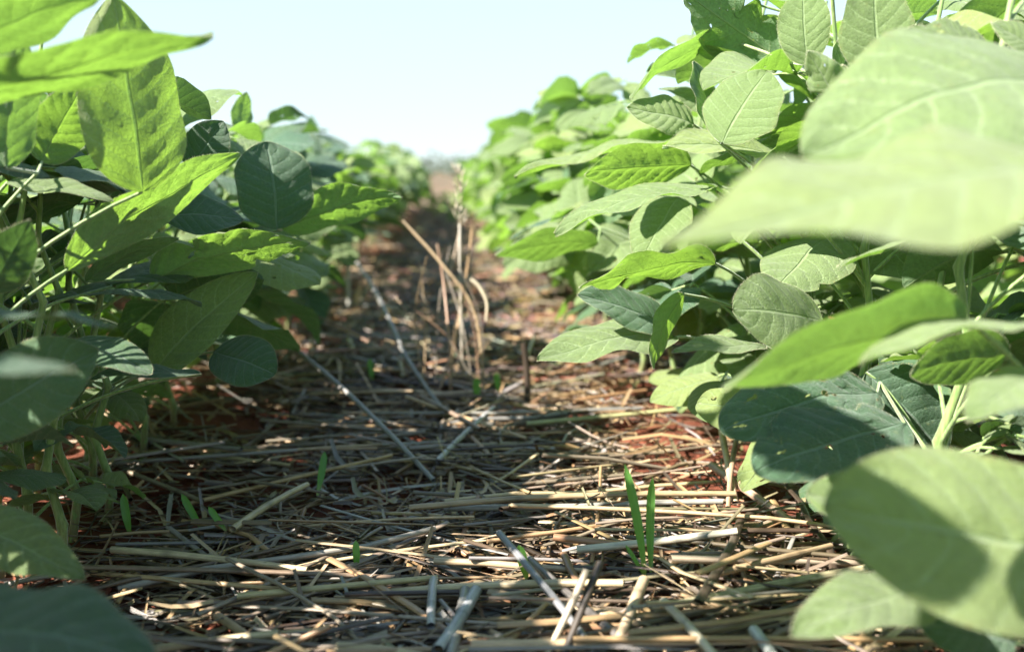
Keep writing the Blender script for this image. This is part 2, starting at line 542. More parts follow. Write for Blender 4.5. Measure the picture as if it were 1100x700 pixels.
build_ground()

def clod_geo(r, s):
    import bmesh
    V = []
    base = [(-1, -1, -1), (1, -1, -1), (1, 1, -1), (-1, 1, -1), (-1, -1, 1), (1, -1, 1), (1, 1, 1), (-1, 1, 1)]
    return base
def build_clods():
    import bmesh
    tmpl = []
    for k in range(6):
        bm = bmesh.new(); bmesh.ops.create_icosphere(bm, subdivisions=2, radius=1)
        for v in bm.verts:
            v.co *= 1 + 0.45 * noise.noise(v.co * 1.3 + Vector((k * 7, 0, 0))) + 0.15 * noise.noise(v.co * 3.5 + Vector((0, k * 5, 0)))
            v.co.z *= 0.75
        bm.verts.ensure_lookup_table()
        tmpl.append(([v.co.copy() for v in bm.verts], [tuple(v.index for v in f.verts) for f in bm.faces])); bm.free()
    s = Soup(); r = random.Random(5)
    for i in range(1500):
        y = 0.36 * (3.2 / 0.36) ** r.random()
        x = r.uniform(-0.42, 0.42)
        sz = 0.0025 + 0.008 * r.random() ** 3
        M = Matrix.Translation((x, y, gz(x, y) + sz * 0.3)) @ Matrix.Rotation(r.uniform(0, 6.3), 4, 'Z') @ Matrix.Diagonal((sz * r.uniform(.8, 1.3), sz, sz * r.uniform(.7, 1), 1))
        s.add(*r.choice(tmpl), M=M)
    o = bpy.data.objects.new('soil_crumbs', s.mesh('soil_crumbs', M_CLOD))
    link(o); tag(o, 'crumbled red soil between the straws of the furrow', 'soil', kind='stuff')
build_clods()

# ------------------------------------------------------------------ straw
STRAW_COLS = [((0.42, 0.275, 0.14), 3.2), ((0.56, 0.41, 0.24), 2.2), ((0.28, 0.21, 0.155), 3.0), ((0.33, 0.295, 0.265), 1.9),
              ((0.20, 0.145, 0.09), 2.4), ((0.085, 0.058, 0.04), 2.6), ((0.36, 0.20, 0.11), 0.9), ((0.28, 0.24, 0.14), 0.5)]
COLNAMES = ['tan', 'pale golden', 'grey brown', 'silvery grey', 'brown', 'dark brown', 'reddish brown', 'olive tinged']
def pick_col(r):
    k = r.choices(range(len(STRAW_COLS)), [w for _, w in STRAW_COLS])[0]
    c = STRAW_COLS[k][0]; f = r.uniform(0.75, 1.25) * 0.76
    return k, tuple(min(.9, x * f * r.uniform(.95, 1.05)) for x in c)

def straw_geo(p0, p1, rad, col, r, n=5, seg=2, node=False, flat=0.8, bow=0.01):
    d = p1 - p0; L = d.length
    side = d.cross(Vector((0, 0, 1)))
    side = side.normalized() if side.length > 1e-4 else Vector((1, 0, 0))
    bw = side * r.uniform(-1, 1) * bow * L + Vector((0, 0, 1)) * r.uniform(-.3, .6) * bow * L
    ts = [i / seg for i in range(seg + 1)]
    pts, rads, cols = [], [], []
    nd = r.uniform(0.25, 0.8) if node else None
    if nd:
        ts = sorted(ts + [nd - 0.0035 / L, nd, nd + 0.0035 / L, nd + 0.007 / L])
    for t in ts:
        p = p0 + d * t + bw * (4 * t * (1 - t))
        if 0 < t < 1 and not nd: p = p + side * r.gauss(0, .012) * L + Vector((0, 0, r.gauss(0, .006) * L))
        pts.append(p)
        k = 1.0
        c = col
        if nd and abs(t - nd) < 0.004 / L:
            k = 1.12 if abs(t - nd) < 1e-5 else 1.05
            c = tuple(x * (0.55 if abs(t - nd) < 1e-5 else 0.8) for x in col)
        rads.append(rad * k * (1 - 0.12 * t)); cols.append(c)
    return tube_geo(pts, rads, n, cols, flat, up=Vector((r.uniform(-.4, .4), r.uniform(-.4, .4), 1)))

def thick(x, y):
    """height of the mulch over the soil: hummocky, thinner beside the rows"""
    m = noise.noise(Vector((x * 5 + 3, y * 5, 1.7))) * 0.5 + 0.5
    t = 0.006 + 0.026 * m
    if x < -0.15: t *= 0.55
    if x > 0.2: t *= 0.6
    return t

def bare(x, y):
    n = noise.noise(Vector((x * 7 + 9, y * 6, 4.2)))
    b = 0.36 + (-0.42 if x < -0.12 else 0) + (-.12 if y > 1.1 else 0) + (-0.3 if x > 0.14 and y > 0.65 else 0)
    return n > b

def build_straw():
    r = random.Random(11)
    s = Soup()
    cnt = 0
    while cnt < 13000:
        y = 0.34 * (7.0 / 0.34) ** (r.random() ** 1.12)
        x = r.gauss(0.0, 0.23) if r.random() < .86 else r.uniform(-.85, .75)
        if abs(x) > 0.85: continue
        if bare(x, y) and r.random() < (0.85 if y < 1.2 else .4): continue
        cnt += 1
        if r.random() < 0.66: a = r.gauss(0.03, 0.36)
        else: a = r.uniform(-1.57, 1.57)
        if y > 1.2: a = r.gauss(0, 0.9)
        L = min(0.20, 0.010 + r.expovariate(1 / 0.036))
        if y > 1.3: L *= 0.8
        rad = r.choice((0.0006, 0.0008, 0.0011, 0.0015, 0.002, 0.0024)) * r.uniform(.8, 1.15)
        if y > 1.5: rad *= 1.5
        k, c = pick_col(r)
        d = Vector((math.cos(a), math.sin(a), 0)) * L / 2
        q0 = Vector((x, y, 0)) - d; q1 = Vector((x, y, 0)) + d
        lay = r.random()
        z = gz(x, y) + thick(x, y) * lay
        dz = r.gauss(0, 0.05) * L
        if r.random() < 0.10 and L < .09: dz = r.choice((-1, 1)) * r.uniform(0.1, 0.3) * L
        q0.z = max(z - dz, gz(q0.x, q0.y) + rad); q1.z = max(z + dz, gz(q1.x, q1.y) + rad)
        s.add(*straw_geo(q0, q1, rad, c, r, n=5, seg=3, flat=r.choice((0.85, 0.5, 0.28, 0.2)), bow=r.choice((0.01, 0.03, 0.09))))
    for i in range(5200):
        y = 1.1 * (7.5 / 1.1) ** r.random(); x = r.gauss(0, .2)
        if abs(x) > .5: continue
        a = r.uniform(-1.57, 1.57); L = r.uniform(.02, .10); k, c = pick_col(r)
        c = tuple(q * r.uniform(.7, 1.15) for q in c)
        dd = Vector((math.cos(a), math.sin(a), r.gauss(0, .12))) * L / 2
        p = Vector((x, y, gz(x, y) + .004 + thick(x, y) * r.uniform(.4, 1.1)))
        s.add(*straw_geo(p - dd, p + dd, r.uniform(.0012, .0034), c, r, n=4, seg=1, flat=.6))
    # flat torn leaf sheaths and chaff
    for i in range(9500):
        y = 0.34 * (6.0 / 0.34) ** (r.random() ** 1.1)
        x = r.gauss(0.0, 0.24)
        if abs(x) > 0.55: continue
        a = r.uniform(-3.14, 3.14)
        L = r.uniform(0.006, 0.05) if r.random() < .8 else r.uniform(.04, .10); w = r.uniform(0.001, 0.0045)
        k, c = pick_col(r)
        z = gz(x, y) + thick(x, y) * r.random() ** 0.7
        f = Vector((math.cos(a), math.sin(a), r.gauss(0, 0.2))); g = Vector((-math.sin(a), math.cos(a), r.gauss(0, 0.4))).normalized()
        V, U = [], []
        cv = r.uniform(-0.6, 0.6)
        for t in (0, 0.33, 0.66, 1):
            p = Vector((x, y, z + 0.002)) + f * L * (t - 0.5) + Vector((0, 0, cv * L * (t - .5) ** 2)) + g * cv * L * 0.6 * (t - .5) ** 2
            ww = w * (1 - 0.6 * abs(t - 0.4))
            V += [p + g * ww / 2, p + Vector((0, 0, -0.0006)), p - g * ww / 2]; U += [(0, t), (.5, t), (1, t)]
        Fs = []
        for q in range(3):
            Fs += [(q * 3, q * 3 + 1, q * 3 + 4, q * 3 + 3), (q * 3 + 1, q * 3 + 2, q * 3 + 5, q * 3 + 4)]
        s.add(V, Fs, U, [c] * len(V))
    o = bpy.data.objects.new('straw_mulch', s.mesh('straw_mulch', M_STRAW, cols=True))
    link(o); tag(o, 'matted layer of weathered straw covering the red soil of the furrow', 'mulch', kind='stuff')
build_straw()

# -- single stalks that lie on top of the mat, each its own object
def stalk_label(k, L, a, mid, rad):
    pp = project(mid)
    ln = 'short' if L < 0.07 else 'long' if L > 0.14 else 'middling'
    th = 'thick' if rad > 0.0021 else 'thin' if rad < 0.0014 else 'slender'
    deg = math.degrees(a) % 180
    if deg < 15 or deg > 165: o = 'lying straight across'
    elif deg < 55: o = 'slanting away to the right'
    elif deg > 125: o = 'slanting away to the left'
    else: o = 'pointing away'
    px, py, d = pp
    if py > 600: w = 'bottom edge'
    elif py > 520: w = 'level with the seedling'
    elif py > 450: w = 'beyond the seedling'
    else: w = 'near the dry stalks'
    h = 'left' if px < 330 else 'right' if px > 640 else 'middle'
    return '%s %s %s straw %s, %s, %s' % (ln, th, COLNAMES[k], o, w, h)

def straw_thing(p0, p1, rad, k, col, r, label, node=True, flat=0.85, bow=0.012, name='straw_stalk', cat='straw', group='loose straw stalks on the mulch', seg=4, n=9):
    org = (p0 + p1) / 2
    V, Fs, U, C = straw_geo(p0 - org, p1 - org, rad, col, r, n=n, seg=seg, node=node, flat=flat, bow=bow)
    o = bpy.data.objects.new(name, mesh_from(name, V, Fs, M_STRAW, U, C))
    link(o, None, Matrix.Translation(org))
    tag(o, label, cat, group)
    return o

def on_mulch(px, py, lift=0.006):
    p = on_ground(px, py, 0.02)
    for _ in range(4):
        p = on_ground(px, py, gz(p.x, p.y) + thick(p.x, p.y) + lift)
    return p

def build_stalks():
    r = random.Random(77)
    n = 0
    while n < 230:
        y = 0.44 * (1.5 / 0.44) ** (r.random() ** 1.15)
        x = r.uniform(-0.26, 0.27)
        if bare(x, y): continue
        a = r.gauss(0.04, 0.32) if r.random() < 0.68 else r.uniform(-1.5, 1.5)
        L = r.uniform(0.05, 0.22)
        rad = r.choice((0.0012, 0.0015, 0.0019, 0.0025)) * r.uniform(.9, 1.1)
        k, c = pick_col(r)
        d = Vector((math.cos(a), math.sin(a), 0)) * L / 2
        q0 = Vector((x, y, 0)) - d; q1 = Vector((x, y, 0)) + d
        if abs(q0.x) > 0.33 or abs(q1.x) > 0.33: continue
        dz = r.gauss(0, 0.03) * L
        z = gz(x, y) + thick(x, y) + rad + 0.002
        q0.z = max(z - dz, gz(q0.x, q0.y) + thick(q0.x, q0.y) * .5); q1.z = max(z + dz, gz(q1.x, q1.y) + thick(q1.x, q1.y) * .5)
        pp = project((q0 + q1) / 2)
        if pp is None or pp[0] < 20 or pp[0] > 1000 or pp[1] > 715: continue
        n += 1
        straw_thing(q0, q1, rad, k, c, r, stalk_label(k, L, a, (q0 + q1) / 2, rad), node=r.random() < .55, flat=r.choice((.85, .6, .4)))
    # the stalks that stand out in the photograph: (x0,y0,d0, x1,y1,d1, radius, colour, label)
    grey, tan, gold, dark, white = (0.22, 0.205, 0.19), (0.34, 0.245, 0.14), (0.45, 0.36, 0.22), (0.05, 0.036, 0.026), (0.32, 0.32, 0.325)
    G = [
     (316, 374, 1.35, 466, 516, .86, .0028, grey, 'long grey stick leaning over the mulch, pointing down to the middle of the furrow'),
     (383, 282, 1.55, 432, 375, 1.35, .0030, grey, 'grey upper piece of the slanting stalk left of the bent golden straw'),
     (430, 372, 1.34, 476, 440, 1.12, .0026, grey, 'grey brown stalk slanting down to the foot of the upright dry stalks'),
     (310, 322, 1.6, 440, 388, 1.35, .0030, (0.32, 0.2, 0.15), 'reddish twig slanting over the dark soil on the left'),
     (330, 378, 1.4, 420, 372, 1.38, .0024, (0.36, 0.2, 0.14), 'reddish twig lying level over the dark soil on the left'),
     (512, 632, .565, 470, 698, .50, .0036, white, 'thick silvery hollow straw end, left of the pair at the bottom edge'),
     (500, 633, .56, 484, 705, .49, .0030, grey, 'slim silvery straw end, right of the pair at the bottom edge'),
     (466, 622, .57, 463, 672, .53, .0026, (0.38, 0.36, 0.36), 'short bluish straw stub beside the silvery pair at the bottom edge'),
     (630, 612, .54, 586, 705, .47, .0020, (0.42, 0.34, 0.24), 'light edged straw of the propped crossing pair left of the seedling'),
     (645, 604, .55, 604, 708, .48, .0022, dark, 'dark straw of the propped pair left of the seedling'),
     (692, 622, .58, 664, 690, .52, .0030, (0.46, 0.34, 0.22), 'pale brown stub directly under the two-bladed seedling'),
     (712, 645, .56, 768, 705, .50, .0026, (0.5, 0.42, 0.3), 'pale straw pointing down right, right of the seedling stub'),
     (810, 676, .54, 836, 712, .50, .0030, (0.42, 0.42, 0.38), 'pale stub poking out at the bottom edge, right of the furrow'),
     (568, 600, .60, 690, 705, .52, .0026, (0.12, 0.105, 0.095), 'dark grey straw slanting down to the right in front of the seedling'),
     (536, 572, .66, 640, 700, .52, .0022, (0.2, 0.195, 0.2), 'bluish grey straw slanting under the propped pair'),
     (420, 636, .60, 670, 626, .60, .0027, gold, 'pale golden straw lying across just above the silvery pair'),
     (440, 545, .74, 790, 530, .76, .0024, tan, 'long tan straw lying across beyond the two-bladed seedling'),
     (255, 640, .60, 470, 620, .61, .0022, (0.40, 0.33, 0.16), 'olive tan straw lying across at the lower left of the furrow'),
     (620, 590, .66, 792, 570, .70, .0027, (0.5, 0.45, 0.35), 'pale straw running right from behind the seedling'),
     (566, 455, .99, 800, 432, 1.02, .0024, (0.34, 0.32, 0.16), 'olive straw lying across in front of the dark upright stub'),
     (250, 568, .72, 330, 520, .80, .0026, gold, 'pale golden straw end on the left, lit by the sun'),
     (120, 590, .68, 330, 612, .63, .0026, gold, 'pale golden straw lying at the feet of the left row'),
     (150, 700, .47, 300, 680, .48, .0026, gold, 'bright straw crossing the bottom edge on the left'),
     (470, 495, .87, 530, 438, 1.0, .0026, (0.42, 0.40, 0.40), 'silver straw slanting to the right in the middle of the furrow'),
     (640, 690, .49, 1000, 640, .54, .0024, (0.4, 0.3, 0.2), 'tan straw reaching under the right row at the bottom'),
     (700, 655, .53, 930, 610, .57, .0026, (0.38, 0.33, 0.2), 'olive tan straw reaching under the right row beside the lowest leaf'),
     (720, 600, .62, 940, 605, .6, .0026, (0.42, 0.33, 0.24), 'tan straw with a dark joint lying right of the seedling'),
     (770, 430, .95, 790, 540, .76, .0026, (0.5, 0.36, 0.25), 'dry brown root stalk hanging beside the dark leaves on the right'),
     (800, 440, .95, 782, 545, .76, .0020, (0.36, 0.24, 0.16), 'thin dry twig beside the root stalk on the right'),
     (765, 500, .8, 850, 560, .7, .0036, (0.42, 0.28, 0.2), 'weathered brown stem base lying under the dark leaves on the right'),
    ]
    for x0, y0, d0, x1, y1, d1, rad, c, lab in G:
        lean = any(q in lab for q in ('leaning', 'slanting stalk', 'upright dry stalks', 'root stalk', 'over the dark soil'))
        if lean:
            lo = .055 if 'long grey stick' in lab else .10 if 'upper piece' in lab else .04 if 'slanting down to the foot' in lab else .018 if 'dark soil' in lab else .05
            p0, p1 = on_mulch(x0, y0, lo), on_mulch(x1, y1, .035 if 'upper piece' in lab else .004)
        else:
            l0 = .034 if 'propped' in lab else .010
            p0, p1 = on_mulch(x0, y0, l0 if y0 < y1 else .005), on_mulch(x1, y1, .005 if y0 < y1 else l0)
        straw_thing(p0, p1, rad, 0, c, r, lab, bow=0.02)
    # upright dry stalks in the middle of the furrow
    def dry(name, pts, rads, col, lab, base):
        org = base
        V, Fs, U, C = tube_geo([p - org for p in pts], rads, 8, [col] * len(pts), 0.8, up=Vector((0.2, -1, 0.1)))
        o = bpy.data.objects.new(name, mesh_from(name, V, Fs, M_STRAW, U, C))
        link(o, None, Matrix.Translation(org)); tag(o, lab, 'dry stalk', 'dry stalks standing in the furrow')
        return o
    def curve(pix, n=6):
        P = [at(*p) for p in pix]
        out = []
        for i in range(len(P) - 1):
            a = P[max(0, i - 1)]; b = P[i]; c = P[i + 1]; e = P[min(len(P) - 1, i + 2)]
            for q in range(n):
                t = q / n
                out.append(0.5 * ((2 * b) + (c - a) * t + (2 * a - 5 * b + 4 * c - e) * t * t + (3 * b - a - 3 * c + e) * t ** 3))
        out.append(P[-1]); return out
    def rr(n, a, b): return [a + (b - a) * i / (n - 1) for i in range(n)]
    D = [
     ([(519, 440, 1.12), (518, 395, 1.12), (508, 330, 1.12), (470, 278, 1.12), (432, 237, 1.12)], .0013, .0017, (0.45, 0.32, 0.19), 'tall dry grass straw bent over to the left, pale golden'),
     ([(497, 430, 1.15), (496, 360, 1.15), (494, 285, 1.15), (494, 240, 1.16)], .0017, .0014, (0.40, 0.35, 0.28), 'straight upright grey stalk ending in a pale tuft above the furrow'),
     ([(480, 425, 1.15), (488, 370, 1.15), (499, 310, 1.16), (508, 240, 1.16)], .0016, .0010, (0.5, 0.33, 0.18), 'thin orange brown blade standing beside the straight grey stalk'),
     ([(484, 420, 1.1), (482, 360, 1.1), (476, 300, 1.12), (470, 262, 1.12)], .0014, .0010, (0.40, 0.25, 0.17), 'thin reddish stalk leaning left beside the straight grey stalk'),
     ([(470, 262, 1.3), (480, 300, 1.3), (494, 250, 1.3)], .0016, .0012, (0.45, 0.34, 0.25), 'forked dry stalk just behind the straight grey stalk'),
     ([(522, 345, 1.1), (523, 325, 1.1), (515, 308, 1.1), (505, 300, 1.1)], .0012, .0024, (0.6, 0.5, 0.35), 'short curled dry leaf hanging from the bent straw'),
     ([(472, 420, 1.1), (484, 375, 1.1), (478, 345, 1.1)], .0014, .0011, (0.42, 0.28, 0.2), 'short forked twig at the foot of the upright stalks'),
     ([(567, 432, 1.05), (566, 400, 1.05), (563, 368, 1.05)], .0034, .0036, (0.045, 0.03, 0.02), 'dark broken stub standing upright right of the dry stalks'),
     ([(375, 330, 1.7), (374, 300, 1.7), (376, 262, 1.7)], .0034, .0030, (0.42, 0.40, 0.36), 'pale grey stump standing by the left row'),
     ([(382, 340, 1.75), (384, 320, 1.75), (388, 305, 1.75)], .0040, .0036, (0.5, 0.34, 0.2), 'orange brown stump standing by the left row'),
    ]
    wr = random.Random(31)
    looks = ['leaning well to the left', 'leaning slightly to the left', 'leaning to the right', 'almost upright', 'short and bent over', 'forked low down']
    for i in range(14):
        bx = wr.uniform(455, 530); by = wr.uniform(405, 440); dz = wr.uniform(1.0, 1.25)
        ht = wr.uniform(50, 170); ln = wr.gauss(-22, 50)
        mx = bx + ln * .35 + wr.gauss(0, 8); my = by - ht * .55
        tint = wr.choice(((0.34, 0.22, 0.12), (0.38, 0.27, 0.16), (0.27, 0.16, 0.1), (0.28, 0.23, 0.18)))
        how = looks[0] if ln < -40 else looks[1] if ln < -8 else looks[2] if ln > 15 else looks[3]
        dz = project(on_mulch(bx, by, -.006))[2]
        D.append(([(bx, by, dz), (mx, my, dz), (bx + ln, by - ht, dz + wr.gauss(0, .03))], wr.uniform(.0006, .001), wr.uniform(.0004, .0006), tint,
                  '%s wisp of dry %s weed stem %s in the central clump' % ('tall' if ht > 110 else 'short', 'reddish' if tint[2] < .16 else 'pale', how)))
    for pix, ra, rb, c, lab in D:
        pts = curve(pix, 5)
        o = dry('dry_stalk', pts, rr(len(pts), ra, rb), c, lab, pts[0].copy())
        if 'pale tuft' in lab:
            s = Soup(); rq = random.Random(3)
            top = pts[-1]
            for i in range(30):
                t = rq.random()
                p = top + Vector((rq.gauss(0, .0022), rq.gauss(0, .002), 0.062 * t - 0.004))
                q = p + Vector((rq.gauss(0, .0035), rq.gauss(0, .003), 0.011))
                s.add(*tube_geo([p - top, p.lerp(q, .5) - top, q - top], [.0004, .0012, .0002], 5, [(0.5, 0.43, 0.31)] * 3))
            link(bpy.data.objects.new('seed_head', s.mesh('seed_head', M_STRAW, cols=True)), o, Matrix.Translation(top))
build_stalks()

# ------------------------------------------------------------------ grass sprouts
def blade_geo(p0, p1, w, bend, face, n=10):
    d = p1 - p0; S = d.cross(face).normalized(); N = S.cross(d).normalized()
    V, U = [], []
    for i in range(n + 1):
        t = i / n
        c = p0 + d * t + N * bend * 4 * t * (1 - t)
        ww = w / 2 * min(1, (0.30 + t * 1.6)) * (1 - max(0, (t - 0.72) / 0.28) ** 2.2) ** 0.7 + 0.0001
        V += [c - S * ww, c - N * ww * 0.35, c + S * ww]; U += [(0, t), (.5, t), (1, t)]
    Fs = []
    for q in range(n):
        Fs += [(q * 3, q * 3 + 1, q * 3 + 4, q * 3 + 3), (q * 3 + 1, q * 3 + 2, q * 3 + 5, q * 3 + 4)]
    return V, Fs, U

def sprout(blades, lab, d0):
    root_p = on_mulch(blades[0][0], blades[0][1], 0.0)
    d0 = project(root_p)[2]
    root = bpy.data.objects.new('grass_seedling', None); root.empty_display_size = 0.02
    link(root, None, Matrix.Translation(root_p)); tag(root, lab, 'seedling', 'grass seedlings in the mulch')
    for (bx, by, tx, ty, w, bend, da) in blades:
        p0 = at(bx, by, d0); p1 = at(tx, ty, d0 + da)
        V, Fs, U = blade_geo(p0 - root_p, p1 - root_p, w, bend, camdir(0.25, 0.1, 1))
        link(bpy.data.objects.new('blade', mesh_from('blade', V, Fs, M_GRASS, U)), root, Matrix.Translation(root_p))
sprout([(693, 620, 671, 498, .0052, .004, .0), (700, 620, 701, 512, .0050, -.003, .01), (692, 618, 672, 585, .0022, .001, 0)], 'bright green grass seedling with two upright blades growing from the mulch', .60)
sprout([(341, 532, 349, 485, .0050, .003, .02)], 'single short green blade left of the furrow middle', .80)
sprout([(566, 622, 557, 585, .0058, .001, .0), (568, 624, 600, 650, .0028, .003, -.02)], 'small green sprout with one arching thin blade left of the two-bladed seedling', .60)
sprout([(383, 612, 382, 580, .0040, .002, 0)], 'tiny green blade poking from the straw at the lower left of centre', .62)
sprout([(218, 570, 195, 530, .0046, .003, 0)], 'green blade leaning left by the left row stems', .72)
sprout([(243, 570, 224, 544, .0040, .001, 0)], 'small green blade right of the one leaning left by the stems', .72)
sprout([(140, 575, 132, 530, .0050, .003, 0)], 'dark green blade between the left row stems', .70)
sprout([(512, 430, 512, 405, .0075, .001, 0), (535, 420, 533, 400, .0060, .001, 0)], 'little green shoots beside the upright dry stalks', 1.05)
sprout([(400, 410, 397, 385, .0060, .001, 0)], 'blurred little green shoot on the left of the furrow', 1.2)

# ------------------------------------------------------------------ soybean plants
PLANTS = {}
def fuzz(V, Fs, r, per_face, length):
    fm = [0] * len(Fs); HV, HF = [], []
    if per_face:
        pn = []
        for f in Fs:
            if len(f) != 4: continue
            a, b_, c_, d_ = (V[i] for i in f)
            nn = (b_ - a).cross(d_ - a)
            if nn.length < 1e-12: continue
            nn.normalize()
            for _ in range(per_face):
                p = a.lerp(b_, r.random()).lerp(d_.lerp(c_, r.random()), r.random()); pn.append((p, nn))
        ctr = sum((v for v in V), Vector()) / len(V)
        hairs_along(HV, HF, pn, length, r, .00005)
    o = len(V)
    return list(V) + HV, list(Fs) + [tuple(i + o for i in f) for f in HF], fm + [1] * len(HF)
def new_plant(key, x, y, H, lean, label, group, r, detail=8):
    z0 = gz(x, y) - 0.004
    root = bpy.data.objects.new('soybean_plant', None); root.empty_display_size = 0.05
    link(root, None, Matrix.Translation((x, y, z0)))
    tag(root, label, 'plant', group)
    pts = []
    n = 9
    for i in range(n + 1):
        t = i / n
        pts.append(Vector((x + lean[0] * t * t + (0.004 if i % 2 else -0.004) * (1 if 0 < i else 0) + r.gauss(0, .001),
                           y + lean[1] * t * t + r.gauss(0, .003), z0 + H * t)))
    rads = [0.0031 * (1 - 0.62 * i / n) for i in range(n + 1)]
    org = pts[0]
    if detail >= 8:
        fine, fr_ = [], []
        for i in range(n):
            for q, sw in ((0, 1.28), (.12, 1.0), (.5, .95), (.88, 1.0)):
                fine.append(pts[i].lerp(pts[i + 1], q)); fr_.append((rads[i] + (rads[i + 1] - rads[i]) * q) * sw)
        fine.append(pts[-1]); fr_.append(rads[-1])
    else: fine, fr_ = pts, rads
    V, Fs, U, C = tube_geo([p - org for p in fine], fr_, detail)
    V, Fs, fm = fuzz(V, Fs, r, 7 if detail > 8 else 0, .0016)
    U = U + [(0, 0)] * (len(V) - len(U))
    so_ = bpy.data.objects.new('stem', mesh_from('stem', V, Fs, [M_STEM, M_HAIR], U, fmat=fm)); so_['ground_stem'] = 1.0
    link(so_, root, Matrix.Translation(org))
    PLANTS[key] = dict(root=root, pts=pts, H=H, z0=z0, y=y)
    return PLANTS[key]

def stem_point(pl, z):
    t = min(1, max(0.05, (z - pl['z0']) / pl['H'])) * (len(pl['pts']) - 1)
    i = min(len(pl['pts']) - 2, int(t)); return pl['pts'][i].lerp(pl['pts'][i + 1], t - i)

PR = random.Random(17)
def petiole_mesh(p0, joint, tips, r0=0.0013, n=7, arch=0.25):
    """leaf stalk from stem to joint, with little stalks on to the leaflet bases; local to p0"""
    s = Soup()
    mid = p0.lerp(joint, 0.5) + Vector((0, 0, (joint - p0).length * arch * 0.5))
    pts = bez(p0, mid, joint, 7)
    s.add(*tube_geo([p - p0 for p in pts], [r0 * (1 - 0.3 * i / 7) for i in range(8)], n)[:3])
    for b in tips:
        if (b - joint).length > 0.001:
            s.add(*tube_geo([joint - p0, b - p0], [r0 * .72, r0 * .62], n)[:3])
    V, Fs, fm = fuzz(s.v, s.f, PR, 5 if n > 6 else 2, .0013)
    return mesh_from('leaf', V, Fs, [M_STEM, M_HAIR], s.u + [(0, 0)] * (len(V) - len(s.u)), fmat=fm)

KEEP = []
def in_front_of_hero(p, pad=1.0):
    q = project(p)
    if q is None: return False
    return any(abs(q[0] - a) < w_ * pad and abs(q[1] - b) < w_ * pad * .8 and q[2] < d_ + 0.015 for a, b, d_, w_ in KEEP)

def hero_leaf(key, leaflets, zdrop=0.07, joint=None):
    pl = PLANTS[key]
    items = []
    for i, L in enumerate(leaflets):
        bx, by, bd, tx, ty, td, ratio, face, mat = L[:9]
        kw = dict(fold=0.16, droop=0.45, wave=0.02, pucker=0.006, twist=0.0, cup=0.05, seed=int(bx * 7 + by * 3), round_=0.2)
        if len(L) > 9: kw.update(L[9])
        b, t = at(bx, by, bd), at(tx, ty, td)
        M, ln = frame(b, t, camdir(*face))
        items.append((b, M, ln, ratio, mat, kw))
    j = at(*joint) if joint else items[0][0]
    sp = stem_point(pl, j.z - zdrop)
    lf = link(bpy.data.objects.new('leaf', petiole_mesh(sp, j, [it[0] for it in items])), pl['root'], Matrix.Translation(sp))
    for b, M, ln, ratio, mat, kw in items:
        for f_ in (.25, .5, .75):
            q = project(M @ Vector((0, f_, 0)))
            if q: KEEP.append((q[0], q[1], q[2], 0.42 * ratio * ln * F_PX / q[2]))
        me = hero_leaflet_mesh('leaflet', ln, ratio, MATS[mat], **kw)
        link(bpy.data.objects.new('leaflet', me), lf, M)

def inner_limit(side, z, y=1):
    if y > 3.6: return 0.02 if side > 0 else 0.09
    if side > 0 and y > 1.02: return .06 if z > .09 else .11
    """how far the canopy reaches into the furrow at height z"""
    return (0.105 if z > 0.10 else 0.15) if side > 0 else (0.10 if z > 0.12 else 0.17)

# sight lines from sunlit leaves to the sun: no other leaf grows across them
SUNLINES = [at(*p) for p in ((800, 115, .61), (840, 335, .6), (640, 375, .7), (680, 230, .69), (780, 165, .64), (900, 225, .28), (1010, 225, .29), (980, 110, .41), (1065, 560, .36), (1080, 620, .36), (900, 380, .4),
                             (60, 88, .43), (150, 62, .42), (30, 20, .45), (110, 60, .54), (140, 150, .55), (20, 100, .5), (60, 140, .56))]
def shades(p):
    for a in SUNLINES:
        q = p - a; t = q.dot(TO_SUN)
        if t > 0.03 and (q - TO_SUN * t).length < .03: return True
    return False

